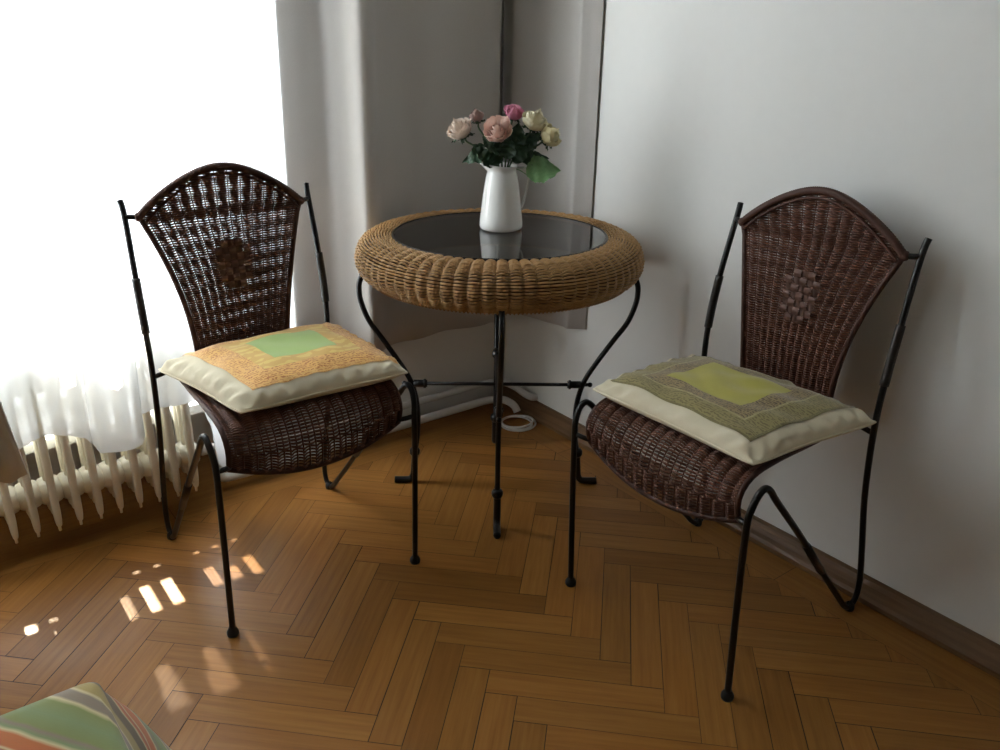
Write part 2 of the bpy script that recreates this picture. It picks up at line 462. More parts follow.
# skirtings
def cove(name, path_lo, path_hi, axis, label):
    prof = [(0, 0), (.040, 0), (.040, .012), (.034, .019), (.024, .025), (.016, .033), (.012, .044), (.004, .047), (0, .047)]
    b = MB(); n = len(prof); vs = []
    for e in (path_lo, path_hi):
        for d, z in prof:
            vs.append((XR - d, e, z + .0005) if axis == 'Y' else (e, YW - d * .6, z + .0005))
    fs = [(i, (i + 1) % n, n + (i + 1) % n, n + i) for i in range(n)] + [tuple(range(n)), tuple(range(2 * n - 1, n - 1, -1))]
    b.add(vs, fs); return struct(b.build(name, M['skirt'], smooth=False), label, 'skirting board')
cove('baseboard_right', YN, YW - .001, 'Y', 'low oak skirting along the plain white wall')

# ------------------------------------------------------------------ curtains
def cloth_sheet(name, path, ztop, hem, mat, label, cat, thick=.003, nz=24, flare=None, group=None):
    """path: list of (x, y) along the top; hem(i/n) -> z of hem; flare(t, k) -> extra (dx, dy), k = 0 top .. 1 hem"""
    b = MB(); n = len(path) - 1
    def fn(a, k):
        i = round(a * n); x, y = path[i]; zb = hem(a); z = lerp(ztop, zb, k)
        dx, dy = flare(a, z) if flare else (0, 0)
        return (x + dx, y + dy, z)
    b.grid(fn, n, nz)
    o = b.build(name, mat)
    s = o.modifiers.new('thick', 'SOLIDIFY'); s.thickness = thick; s.offset = 0
    return tag(o, label, cat, group)

# sheer: front at about Y = 1.92
sx0, sx1 = -1.45, .812
def sheer_y(x):
    y = 1.897 + .008 * math.sin(x * 38 + .6) + .005 * math.sin(x * 71 + 1.7) + .005 * math.sin(x * 17)
    if x > .38: y = min(max(y, 1.893), 1.912)
    return y
sheer_path = [(x, sheer_y(x)) for x in [sx0 + (.288 - sx0) * i / 240 for i in range(241)]]
sheer_path += [(p_.x, p_.y) for p_ in spl([(.290, 1.888, 0), (.296, 1.874, 0), (.31, 1.868, 0), (.335, 1.869, 0), (.36, 1.867, 0), (.385, 1.871, 0), (.396, 1.878, 0), (.390, 1.884, 0), (.378, 1.885, 0), (.372, 1.891, 0), (.376, 1.898, 0), (.382, 1.899, 0)], 7)]
NF = len(sheer_path)
sheer_path += [(x, sheer_y(x)) for x in [.385 + (sx1 - .385) * i / 120 for i in range(121)]]
hemA = [(-1.45, .32), (.10, .30), (.150, .308), (.190, .318), (.235, .314), (.278, .302), (.288, .285), (.300, .262), (.34, .254), (.375, .258), (.396, .275)]
hemB = [(.364, .318), (.385, .320), (.396, .322), (.45, .325), (.535, .318), (.560, .26), (.578, .14), (.600, .112), (.618, .15), (.632, .26), (.66, .31), (.875, .31)]
def sheer_hem(a):
    i = round(a * (len(sheer_path) - 1)); x = sheer_path[i][0]
    if i < NF - 24: return interp(hemA, x)
    if i < NF: return lerp(.275, .318, (i - NF + 24) / 24)
    return interp(hemB, x)
def sheer_flare(a, z):
    x = sheer_path[round(a * (len(sheer_path) - 1))][0]; k = max(0, (1.6 - z) / 1.3)
    return (.010 * k * math.sin(x * 40) + .055 * max(0, z - .3) * math.exp(-((x - .34) / .08) ** 2) - .03 * k * math.exp(-((x - .9) / .3) ** 2), .006 * math.sin(z * 5 + x * 30) * k * .5)
cloth_sheet('sheer_curtain', sheer_path, 2.66, sheer_hem, M['sheer'],
            'white translucent sheer curtain glowing in front of the window', 'sheer curtain', .0006, 46, sheer_flare)

# grey curtain between the sheer and the room corner
gp = spl([(.858, 2.040, 0), (.864, 2.030, 0), (.90, 2.036, 0), (.95, 2.046, 0), (.985, 2.048, 0), (1.008, 2.020, 0), (1.030, 1.960, 0), (1.044, 1.944, 0), (1.062, 1.948, 0), (1.095, 1.978, 0), (1.15, 1.994, 0),
          (1.20, 2.004, 0), (1.26, 2.000, 0), (1.33, 2.006, 0), (1.40, 2.004, 0), (1.455, 1.992, 0), (1.478, 1.990, 0), (1.500, 2.000, 0), (1.510, 2.022, 0), (1.510, 2.045, 0)], 8)
hemL = lambda a: .315 + .004 * math.sin(a * 40)
cloth_sheet('grey_curtain', [(p.x, p.y) for p in gp], 2.68, hemL, M['drape'],
            'long grey curtain with a bright fold, between the sheer curtain and the room corner', 'curtain', .003, 20,
            lambda a, z: (.004 * math.sin(a * 25 + z * 3) - .02 * max(0, 1.2 - z) * (1 - a) ** 2, 0), 'grey curtains')
gp2 = spl([(1.560, 2.060, 0), (1.556, 2.02, 0), (1.553, 1.992, 0), (1.556, 1.955, 0), (1.565, 1.90, 0), (1.572, 1.85, 0), (1.578, 1.80, 0), (1.577, 1.765, 0), (1.572, 1.742, 0), (1.574, 1.730, 0), (1.585, 1.712, 0), (1.600, 1.690, 0)], 8)
cloth_sheet('grey_curtain', [(p.x, p.y) for p in gp2], 2.68, lambda a: .335 + .022 * a, M['drape'],
            'narrow grey curtain hanging against the plain white wall behind the roses', 'curtain', .003, 20,
            lambda a, z: (.002 * math.sin(a * 21 + z * 2), 0), 'grey curtains')
# left drape: only its swept lower corner reaches into view
dp = [(-.62 + .78 * i / 90, 1.826 + .020 * math.sin(i * .55) + .008 * math.sin(i * 1.3)) for i in range(91)]
def drape_flare(a, z):
    return (-(.11 + .08 * (1 - a)) * max(0, (z - .27)) * a - .02 * a, 0)
cloth_sheet('grey_curtain', dp, 2.68, lambda a: .225 + .062 * a ** 6, M['drape'],
            'grey curtain whose swept hem corner hangs in front of the radiator', 'curtain', .004, 40, drape_flare, 'grey curtains')

# ------------------------------------------------------------------ radiator
def radiator():
    px = .0455; n = 15; x0 = .507 - px * (n - 1)
    r = thing('radiator', 'cream column radiator showing below the sheer curtain', 'radiator', (x0 + px * (n - 1) / 2, 1.990, 0))
    ox, oy = r.location.x, r.location.y
    def col(b, y, w, d, zb, zt):
        # one flat column with rounded ends that tapers to a blunt tip
        prof = []
        for t in range(0, 7):
            a = t / 6 * PI / 2; prof.append((w * (.50 + .50 * math.sin(a)), zb + .06 * (1 - math.cos(a)), d * (.6 + .4 * math.sin(a))))
        for t in range(0, 7):
            a = t / 6 * PI / 2; prof.append((w * (.35 + .65 * math.cos(a)), zt - .05 + .05 * math.sin(a), d * (.5 + .5 * math.cos(a))))
        ring = []; m = 12
        for hw, z, hd in prof:
            for k in range(m):
                a = 2 * PI * k / m; c, s = math.cos(a), math.sin(a)
                e = .55
                ring.append((math.copysign(abs(c) ** e, c) * hw, y + math.copysign(abs(s) ** e, s) * hd, z))
        fs = [(j * m + k, j * m + (k + 1) % m, (j + 1) * m + (k + 1) % m, (j + 1) * m + k) for j in range(len(prof) - 1) for k in range(m)]
        fs += [tuple(range(m - 1, -1, -1)), tuple((len(prof) - 1) * m + k for k in range(m))]
        b.add(ring, fs)
    b = MB()
    col(b, -.047, .0090, .013, .072, .535); col(b, -.008, .0105, .011, .085, .525); col(b, .031, .0112, .012, .078, .535)
    for zc in (.148, .470):                                                  # hub bulges
        pr = [(.0, -.0235), (.026, -.0235), (.030, -.018), (.033, -.008), (.034, 0), (.033, .008), (.030, .018), (.026, .0235), (0, .0235)]
        vs = []; m = 16
        for rr, xx in pr:
            for k in range(m):
                a = 2 * PI * k / m; vs.append((xx, rr * math.cos(a) * 1.25 - .004, zc + rr * math.sin(a)))
        b.add(vs, [(j * m + k, (j + 1) * m + k, (j + 1) * m + (k + 1) % m, j * m + (k + 1) % m) for j in range(len(pr) - 1) for k in range(m)])
    b.tube([(0, -.047, .078), (0, -.047, .058)], [.004, .003], 8)
    first = None
    for i in range(n):
        if first is None: o = first = b.build('radiator_section', M['enamel'], r)
        else:
            o = first.copy(); COL.objects.link(o); o.parent = r
        o.location = (x0 + px * i - ox, 0, 0)
    # wall brackets that carry it
    for xx in (x0 + px * 2.5, x0 + px * 11.5): 
        w = MB(); w.box((xx - .008 - ox, 0, .19), (xx + .008 - ox, YW + .2 - oy - .004, .220)); w.build('bracket', M['enamel'], r, smooth=False)
    p = MB(); xe = .507 - ox                                                # tail from the last section down to the floor pipe
    p.tube(spl([(xe + .018, -.004, .150), (xe + .05, -.004, .150), (xe + .075, .0, .135), (xe + .082, .012, .105), (xe + .082, .022, .075)], 6), .013, 10)
    p.tube([(xe + .035, -.004, .150), (xe + .058, -.004, .150)], .019, 10)
    p.build('radiator_valve', M['pipe'], r)
radiator()

# heating pipes in the corner
b = MB()
b.tube(spl([(.585, 2.005, .060), (.595, 2.004, .043), (.625, 2.003, .037), (.80, 2.003, .036), (1.1, 2.010, .038), (1.38, 2.012, .040), (1.475, 2.008, .042), (1.522, 1.994, .040), (1.543, 1.975, .033), (1.552, 1.955, .022), (1.554, 1.942, .006)], 8), .0125, 12)
tag(b.build('heating_pipe', M['pipe']), 'white heating pipe lying lowest along the window wall into the corner', 'pipe', 'white heating pipes')
b = MB()
b.tube(spl([(.64, 2.045, .082), (.9, 2.045, .083), (1.3, 2.045, .085), (1.49, 2.044, .086), (1.548, 2.026, .085), (1.572, 1.985, .078), (1.578, 1.94, .068), (1.590, 1.915, .060), (1.606, 1.91, .058)], 8), .0115, 12)
tag(b.build('heating_pipe', M['pipe']), 'upper white heating pipe running just above the lowest one', 'pipe', 'white heating pipes')
b = MB(); pts = []
for i in range(0, 150):
    a = i / 150 * 2 * PI * 3.2; k = i / 150
    pts.append((1.500 + (.052 + .005 * math.sin(a * .37)) * math.cos(a) + .004 * math.sin(a * .31), 1.872 + (.056 - .012 * k) * math.sin(a), .0035 + .007 * k + .004 * (1 + math.sin(a * .8 + 1)) * k))
b.tube(pts, .0032, 7)
tag(b.build('coiled_cable', M['cable']), 'white cable coiled on the floor in the room corner', 'cable')

# ------------------------------------------------------------------ wicker chair
def chair_back_y(z):
    s = (min(z, .77) - .6) / .2
    return -.0477 + .0171 * s + .0295 * s * s
def chair_back_w(z):
    s = (min(z, .79) - .6) / .2
    w = .1227 + .0393 * s + .0236 * s * s
    return w + max(0, z - .79) * .33
W79 = chair_back_w(.79)
def dome(t): return .787 + .092 * (1 - abs(t) ** 2.0) * (1 - .10 * math.sin(PI * abs(t)) * abs(t))
SEATP = [(-.035, .452), (-.12, .455), (-.22, .458), (-.32, .463), (-.375, .462), (-.41, .453), (-.430, .437), (-.439, .415), (-.436, .395), (-.430, .375)]
_sp = spl([(0, y, z) for y, z in SEATP], 16)
_sl = [0.0]
for a_, b_ in zip(_sp, _sp[1:]): _sl.append(_sl[-1] + (b_ - a_).length)
def seat_pt(x, d):
    """point of the seat at lateral x and arc length d from the rear"""
    tot = _sl[-1]; d = min(max(d, 0), tot); i = 0
    while i < len(_sl) - 2 and _sl[i + 1] < d: i += 1
    k = (d - _sl[i]) / max(1e-9, _sl[i + 1] - _sl[i]); p = _sp[i].lerp(_sp[i + 1], k)
    h = 1 - (x / .187) ** 2; fr = max(0, (d - tot + .10) / .10)
    return Vector((x, p.y - .012 * h * fr, p.z - .040 * h * fr ** 1.5 + .004 * h * math.sin(PI * d / tot)))
def seat_hw(d): return lerp(.166, .187, min(1, d / .33))

def make_chair(loc, rz, label):
    t = thing('wicker_chair', label, 'chair', loc, rz, 'wicker chairs beside the table')
    NR = 14                                           # ridges across
    # --- back panel weave
    b = MB(); z = .415; row = 0
    while z < .872:
        if z < .787: lim = .985
        else:
            lo, hi = 0, 1
            for _ in range(30):
                m = (lo + hi) / 2
                if dome(m) > z: lo = m
                else: hi = m
            lim = lo * W79 / chair_back_w(z) * .985
        w = chair_back_w(z); n = max(8, int(NR * 6 * lim)); pts = []; rad = []
        ph = 0 if row % 6 else PI * .0
        b.cur = rnd.random() * .6
        for i in range(n + 1):
            s = (-1 + 2 * i / n) * lim
            cr = abs(math.cos(s * NR * PI / 2)); off = .0044 * (cr ** .7 * 1.6 - 1) * (1 if row % 2 else .93)
            inn = math.exp(-((s * w / .06) ** 4 + ((z - .668) / .055) ** 4))
            rad.append(.00265 - (.0008 if z > .80 else .00034) * (1 - cr) ** 1.6 * (1 - inn))
            pts.append((s * w, chair_back_y(z) - off, z + .0002 * math.sin(s * 40 + row) + .0002 * math.sin(row * .9)))
        b.tube(pts, rad, 4)
        z += .0050; row += 1
    b.cur = .2
    for k in range(-NR + 1, NR):                     # stakes
        s = k / NR; pts = []
        for i in range(25):
            zz = lerp(.412, .875, i / 24); x = s * chair_back_w(zz)
            if zz > .787 and abs(x) / W79 < 1 and zz > dome(abs(x) / W79): break
            if abs(x) > W79: break
            pts.append((x, chair_back_y(zz), zz))
        if len(pts) > 2: b.tube(pts, .0024 if k % 2 == 0 else .0013, 4)
    b.build('back_panel', M['wick_dark'], t)
    # --- broad checker motif in the middle of the back
    b = MB()
    for i in range(-3, 4):
        for j in range(-4, 5):
            if abs(i) > 2 or abs(j) > 3 or (abs(i) == 2 and abs(j) > 2): continue
            hi = (i + j) % 2 == 0
            zz = .668 + j * .0150; w = chair_back_w(zz) / chair_back_w(.668); x = i * .0150 * w; y = chair_back_y(zz) - (.0058 if hi else .0036)
            b.cur = .75 + .25 * rnd.random() if hi else rnd.random() * .3
            if hi: b.grid(lambda a, c: (x + (a - .5) * .0150 * w, y - .0020 * math.sin(PI * c), zz + (c - .5) * .0152), 4, 5)
            else: b.grid(lambda a, c: (x + (a - .5) * .0156 * w, y - .0016 * math.sin(PI * a), zz + (c - .5) * .0152), 5, 4)
    b.build('woven_motif', M['motif'], t)
    # --- rim of the back
    b = MB(); b.cur = .5
    side = [(chair_back_w(z_), chair_back_y(z_) , z_) for z_ in [.400 + (.787 - .400) * i / 16 for i in range(17)]]
    b.tube(side, [.0062] * 17, 8); b.tube([(-x, y, z_) for x, y, z_ in side], [.0062] * 17, 8)
    arc = []
    for i in range(41):
        tt = -1 + i / 20; arc.append((tt * W79, chair_back_y(.8) - .001, dome(tt)))
    arc2 = spl(arc, 4); b.tube(arc2, [.0085 * (1 + (.05 if i % 2 else -.03)) for i in range(len(arc2))], 8)
    b.cur = .9
    b.tube([(x * .95, y - .007, z_ - .013) for x, y, z_ in arc], .0032, 6)
    for s_ in (-1, 1): b.ball((s_ * W79, chair_back_y(.8), .787), .0105, 10)
    b.build('back_rim', M['wick_edge'], t)
    # --- seat weave
    b = MB(); tot = _sl[-1]; d = .004; row = 0
    while d < tot - .002:
        hw = seat_hw(d) * .985; n = NR * 6; pts = []
        b.cur = rnd.random() * .75
        a0, a1 = seat_pt(0, d - .004), seat_pt(0, d + .004); tg = (a1 - a0).normalized(); nrm = Vector((0, tg.z, -tg.y)) * 1
        if nrm.z < 0 or (abs(nrm.z) < .2 and nrm.y > 0): nrm = -nrm
        for i in range(n + 1):
            s = -1 + 2 * i / n
            off = .0050 * (abs(math.cos(s * NR * PI / 2)) ** .7 * 1.6 - 1) * (1 if row % 2 else .85)
            p = seat_pt(s * hw, d) + nrm * off; pts.append(p)
        b.tube(pts, .00265, 4)
        d += .0048; row += 1
    b.cur = .15
    for k in range(-NR + 1, NR):
        pts = [seat_pt(k / NR * seat_hw(tot * i / 26), tot * i / 26) - Vector((0, 0, .001)) for i in range(27)]
        b.tube(pts, .0019, 4)
    b.build('seat', M['wick_dark'], t)
    b = MB(); b.cur = .35; loop = []
    ds = [tot * i / 30 for i in range(31)]
    loop += [seat_pt(seat_hw(d), d) for d in ds]
    loop += [seat_pt(x, tot) for x in [.187 * (1 - 2 * i / 14) for i in range(1, 14)]]
    loop += [seat_pt(-seat_hw(d), d) for d in reversed(ds)]
    loop += [seat_pt(x, 0) for x in [-.166 * (1 - 2 * i / 10) for i in range(1, 10)]]
    b.tube(loop, .0058, 8, closed=True)
    b.build('seat_rim', M['wick_edge'], t)
    # --- bent iron side frames, one rod each
    for s in (-1, 1):
        post = [(.209, .010, .822), (.207, -.001, .789), (.2105, -.031, .663), (.2115, -.050, .545), (.2105, -.051, .442), (.211, -.034, .30), (.2112, .002, .16), (.2112, .021, .085), (.2112, .026, .045)]
        foot = [(.2112, .021, .020), (.2112, .009, .0085), (.2113, -.006, .0075), (.2118, -.026, .022), (.2125, -.050, .048)]
        strut = [(.2150, -.135, .142), (.2175, -.262, .288), (.2200, -.372, .407)]
        bend = [(.221, -.398, .437), (.221, -.417, .449), (.2205, -.434, .440), (.2185, -.445, .415), (.2165, -.4475, .387)]
        leg = [(.2168, -.4455, .30), (.218, -.438, .14), (.219, -.431, .004)]
        pts = spl([(s * x, y, z_) for x, y, z_ in post + foot + strut + bend + leg], 6)
        b = MB(); b.tube(pts, .0065, 10)
        b.tube(spl([(s * .207, -.001, .789), (s * .195, -.009, .788), (s * W79, -.010, .787)], 4), .0058, 8)
        b.tube([(s * .2105, -.049, .442), (s * .188, -.052, .448), (s * .166, -.055, .453)], .0058, 8)
        b.tube([(s * .2165, -.447, .387), (s * .200, -.440, .383), (s * .186, -.432, .380)], .0055, 8)
        fr = b.build('side_frame', M['iron'], t)
        q = MB()
        q.tube(spl([(s * .2105, -.031, .663), (s * .2114, -.043, .60), (s * .2115, -.050, .545)], 4), .0090, 10); q.build('sleeve', M['iron_brown'], fr)
        q = MB(); q.tube([(s * .2157, -.160, .1695), (s * .2172, -.240, .2625)], .0083, 10); q.build('sleeve', M['iron_brown'], fr)
        q = MB(); q.lathe([(0, 0), (.0115, 0), (.0125, .004), (.0120, .010), (.0085, .016), (.0070, .020)], 14, (s * .219, -.431, 0)); q.build('foot_cap', M['rubber'], fr)
        q = MB(); q.lathe([(0, 0), (.0105, 0), (.0115, .005), (.0105, .013), (.006, .017)], 14, (s * .2112, .001, 0)); q.build('foot_cap', M['rubber'], fr)
    return t
def copy_tree(o, parent=None):
    c = o.copy(); COL.objects.link(c)
    if parent: c.parent = parent
    for ch in list(o.children): copy_tree(ch, c)
    return c
CH0 = ((.6224, 1.8530, 0), math.radians(.08)); CH1 = ((1.5190, .9320, 0), math.radians(-89.07))
chairL = make_chair(CH0[0], CH0[1], 'dark wicker chair with its back to the sheer curtain, under the orange cushion')
chairR = copy_tree(chairL); chairR.location = CH1[0]; chairR.rotation_euler = (0, 0, CH1[1])
chairR['label'] = 'dark wicker chair with its back to the plain white wall, under the green cushion'

# ------------------------------------------------------------------ cushions
def cushion(name, label, ch, corners, zb, T_, fab, patch_mat, pr, patch_name, seed, lift=(0, 0, 0, 0), plabel=None):
    """corners: front-left, front-right, rear-right, rear-left in chair coordinates; pr: patch range in a, b"""
    rr = random.Random(seed); w = [(rr.uniform(4, 13), rr.uniform(0, 6), rr.uniform(4, 13), rr.uniform(0, 6)) for _ in range(7)]
    C = [Vector((x, y, 0)) for x, y in corners]; cx = sum((p for p in C), Vector()) / 4
    SE = .018
    def plan(a, b):
        u, v = (a + 1) / 2, (b + 1) / 2
        p = C[0] * (1 - u) * (1 - v) + C[1] * u * (1 - v) + C[2] * u * v + C[3] * (1 - u) * v
        pull = .055 * (a * a * (1 - b * b) + b * b * (1 - a * a)) + .034 * (abs(a * b)) ** 6
        p = p + (cx - p) * pull
        lf = lift[0] * (1 - u) * (1 - v) + lift[1] * u * (1 - v) + lift[2] * u * v + lift[3] * (1 - u) * v
        return p, lf
    def hgt(a, b):
        e = (max(0, (1 - abs(a) ** 5.0)) * max(0, (1 - abs(b) ** 5.0))) ** .5 * (.80 + .20 * (1 - a * a) * (1 - b * b))
        wr = sum(math.sin(p * a + q) * math.sin(r * b + s_) for p, q, r, s_ in w) / 7
        edge = (abs(a) ** 5 + abs(b) ** 5)
        return e, wr, edge
    def top(a, b, up=0):
        p, lf = plan(a, b); e, wr, ed = hgt(a, b)
        crk = .007 * math.sin(28 * a + 3 * math.sin(9 * b)) * max(0, (abs(b) - .84) / .16) * (1 - abs(b) ** 20) * 1.6 + .007 * math.sin(26 * b + 3 * math.sin(8 * a)) * max(0, (abs(a) - .84) / .16) * (1 - abs(a) ** 20) * 1.6
        return (p.x, p.y, zb + SE + lf + T_ * e + (wr * .008 + crk) * min(1, e * 3) + up)
    def bot(a, b):
        p, lf = plan(a, b); e, wr, ed = hgt(a, b)
        k = max(0, min(1, (p.y + .47) / .09))
        return (p.x, p.y, zb + SE + lf - (SE + lf) * min(1, e * 1.25))
    t = thing(name, label, 'cushion', (0, 0, 0), 0, 'cushions on the wicker chairs')
    t.location = ch[0]; t.rotation_euler = (0, 0, ch[1])
    b = MB(); N = 44
    f = lambda q: math.sin((2 * q - 1) * PI / 2)
    b.grid(lambda i, j: top(f(i), f(j)), N, N); b.grid(lambda i, j: bot(f(1 - i), f(j)), N, N)
    o = b.build('cushion_cover', fab, t)
    b = MB(); a0, a1, b0, b1 = pr
    g = lambda i, j: top(lerp(a0, a1, i), lerp(b0, b1, j), .0016)
    b.grid(g, 40, 40, uv=lambda i, j: (2 * i - 1, 2 * j - 1))
    pt = b.build(patch_name, patch_mat, t); pt['label'] = plabel
    b = MB(); seam = []
    for k in range(4):
        for i in range(20):
            q = -1 + 2 * i / 20; a, c = [(q, -1), (1, q), (-q, 1), (-1, -q)][k]
            p, lf = plan(a, c); seam.append((p.x, p.y, zb + SE + lf))
    b.tube(seam, .0024, 6, closed=True); b.build('seam', fab, t)
    return t
cushion('cushion', 'cream cushion with a green brocade panel on the chair by the plain wall', CH1, [(-.205, -.425), (.196, -.420), (.240, -.092), (-.210, -.105)], .463, .046,
        M['cream'], M['patch_green'], (-.88, .84, -.84, .95), 'brocade_panel', 3, (.006, .0, .008, .0), 'green and brown brocade panel')
cushion('cushion', 'cream cushion with an orange brocade panel on the chair by the sheer curtain', CH0, [(-.155, -.425), (.212, -.448), (.226, -.070), (-.218, -.105)], .463, .052,
        M['cream'], M['patch_orange'], (-.78, .95, -.86, .96), 'brocade_panel', 5, (.0, .008, .0, .0), 'orange brocade panel with a green centre')

# ------------------------------------------------------------------ round table
TC = Vector((1.2216, 1.6144, 0)); TR = math.radians(-37.3) + .024
tb = thing('round_table', 'round golden wicker table with a smoked glass top on black iron legs', 'table', TC, TR)
RIM = [(.2645, .690), (.2665, .6975), (.276, .7025), (.294, .7035), (.314, .7005), (.333, .6915), (.3455, .678), (.3520, .660), (.3535, .643), (.3485, .626), (.3390, .614), (.3260, .607), (.312, .605)]
rim = spl([(r, 0, z) for r, z in RIM], 12)
rl = [0.0]
for a_, b_ in zip(rim, rim[1:]): rl.append(rl[-1] + (b_ - a_).length)
def rim_at(d):
    i = 0
    while i < len(rl) - 2 and rl[i + 1] < d: i += 1
    k = (d - rl[i]) / max(1e-9, rl[i + 1] - rl[i]); p = rim[i].lerp(rim[i + 1], k); tg = (rim[i + 1] - rim[i]).normalized()
    return p.x, p.z, tg.z, -tg.x                       # radius, z, normal (r, z) needs sign
b = MB(); NRB = 72; d = .004; row = 0
while d < rl[-1] - .003:
    r, z, nr, nz = rim_at(d)
    if nr * (r - .31) + nz * (z - .63) < 0: nr, nz = -nr, -nz
    pts = []; n = NRB * 6; b.cur = .25 + rnd.random() * .55
    sgn = 1 if row % 2 else .7
    for i in range(n):
        a = 2 * PI * i / n
        off = .0052 * (abs(math.cos(a * NRB / 2)) ** .7 * 1.6 - 1) * sgn - .001
        rr = r + nr * off; pts.append((rr * math.cos(a), rr * math.sin(a), z + nz * off + .0006 * math.sin(a * 9 + row)))
    b.tube(pts, .0026, 5, closed=True)
    d += .0071; row += 1
wr_ = b.build('wicker_rim', M['wick_gold'], tb)
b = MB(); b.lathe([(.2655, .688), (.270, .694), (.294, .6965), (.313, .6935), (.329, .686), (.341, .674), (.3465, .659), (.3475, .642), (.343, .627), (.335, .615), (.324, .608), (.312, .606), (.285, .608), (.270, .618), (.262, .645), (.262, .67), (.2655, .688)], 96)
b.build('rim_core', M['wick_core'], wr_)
b = MB(); b.cur = .62
b.tube([(.318 * math.cos(a), .318 * math.sin(a), .6050) for a in [2 * PI * i / 96 for i in range(96)]], .0085, 8, closed=True)
b.cur = .4
for i in range(220):
    a = 2 * PI * i / 220; c, s = math.cos(a), math.sin(a); ring = []
    for k in range(7):
        g = PI * (k / 6) + PI * .9; ring.append(((.318 + .0098 * math.cos(g)) * c, (.318 + .0098 * math.cos(g)) * s, .6050 + .0098 * math.sin(g)))
    b.tube(ring, .0016, 4)
b.build('wrapped_border', M['wick_gold'], wr_)
b = MB(); b.lathe([(0, .696), (.2585, .696), (.2610, .6985), (.2610, .7005), (.2585, .703), (0, .703)], 96); b.build('glass_top', M['table_glass'], tb, smooth=False)
b = MB(); b.tube([(.2625 * math.cos(a), .2625 * math.sin(a), .7010) for a in [2 * PI * i / 96 for i in range(96)]], .0034, 8, closed=True); b.build('glass_seat_ring', M['iron'], tb)
LEGP = [(.322, .615), (.340, .598), (.351, .575), (.3535, .552), (.350, .522), (.333, .474), (.300, .424), (.262, .365), (.232, .312), (.217, .262), (.212, .21), (.2145, .15), (.221, .10), (.226, .06)]
for k in range(4):
    a = k * PI / 2; c, s = math.cos(a), math.sin(a)
    P3 = lambda r, z, w=0: (r * c - w * s, r * s + w * c, z)
    b = MB(); b.tube(spl([P3(r, z) for r, z in LEGP], 8), .0070, 10)
    lg = b.build('leg', M['iron'], tb)
    b = MB(); b.tube(spl([P3(.222, .094), P3(.225, .055), P3(.228, .026), P3(.236, .0125), P3(.250, .0095), P3(.280, .0095)], 6), .0092, 10); b.build('foot', M['iron'], lg)
    b = MB(); b.tube([P3(.2215, .108), P3(.2222, .102), P3(.2232, .092), P3(.2240, .084)], [.010, .0145, .0145, .010], 12); b.build('collar', M['iron'], lg)
for k in range(2):
    a = k * PI / 2; c, s = math.cos(a), math.sin(a); dz = .0055 * (1 if k else -1)
    b = MB(); b.tube([(-.246 * c, -.246 * s, .304 + dz), (.246 * c, .246 * s, .304 + dz)], .0050, 8)
    st = b.build('stretcher', M['iron'], tb)
    for e in (-1, 1):
        b = MB(); b.tube([(e * .186 * c, e * .186 * s, .304 + dz), (e * .221 * c, e * .221 * s, .304 + dz)], .0098, 12)
        b.tube([(e * .189 * c, e * .189 * s, .304 + dz), (e * .195 * c, e * .195 * s, .304 + dz)], .0125, 12); b.ball((e * .246 * c, e * .246 * s, .304 + dz), .0072, 8)
        b.build('clamp', M['iron'], st)

# ------------------------------------------------------------------ jug
FW = Vector((.606, .795, 0)); RT = Vector((.795, -.606, 0))        # away from the camera / to its right, for placing only
JC = TC + FW * .047 + RT * .002; ZT = .7032
JZ = .93
jug = thing('enamel_jug', 'white enamel jug holding the roses on the glass table top', 'jug', (JC.x, JC.y, ZT), math.atan2(-.606, .795))
JP = [(0, 0), (.046, 0), (.0515, .003), (.0540, .009), (.0535, .022), (.0505, .050), (.0465, .085), (.0425, .115), (.0385, .140), (.0360, .150), (.0352, .155), (.0368, .160), (.0400, .167), (.0425, .172),
      (.0428, .1735), (.0415, .1735), (.0385, .168), (.0350, .161), (.0334, .155), (.0345, .149), (.0370, .138), (.0410, .112), (.0450, .083), (.0490, .048), (.0515, .020), (.0500, .008), (0, .006)]
def jugpt(a, bb):
    i = round(bb * (len(JP) - 1)); r, z = JP[i]; t = 2 * PI * a
    x, y = r * math.cos(t), r * math.sin(t)
    k = max(0, min(1, (z - .152) / .022)); z *= JZ
    sp_ = k * max(0, math.cos(t - PI)) ** 7                       # pouring lip towards -x
    ex = k * max(0, math.cos(t)) ** 2 * -.003
    return (x - .016 * sp_ + ex, y * (1 - .25 * sp_), z + .002 * sp_ - .006 * k * (1 - sp_) * (x / .043 + 1) / 2)
b = MB(); b.grid(jugpt, 56, len(JP) - 1, wrap_u=True); b.build('jug_body', M['ceramic'], jug)
b = MB(); b.tube(spl([(x_, y_, z_ * JZ) for x_, y_, z_ in [(.0365, 0, .160), (.050, 0, .164), (.062, 0, .157), (.067, 0, .140), (.064, 0, .115), (.058, 0, .088), (.053, 0, .068), (.0492, 0, .058)]], 6), [.0030] + [.0034] * 40 + [.0030] * 2, 8); b.build('jug_handle', M['ceramic'], jug)

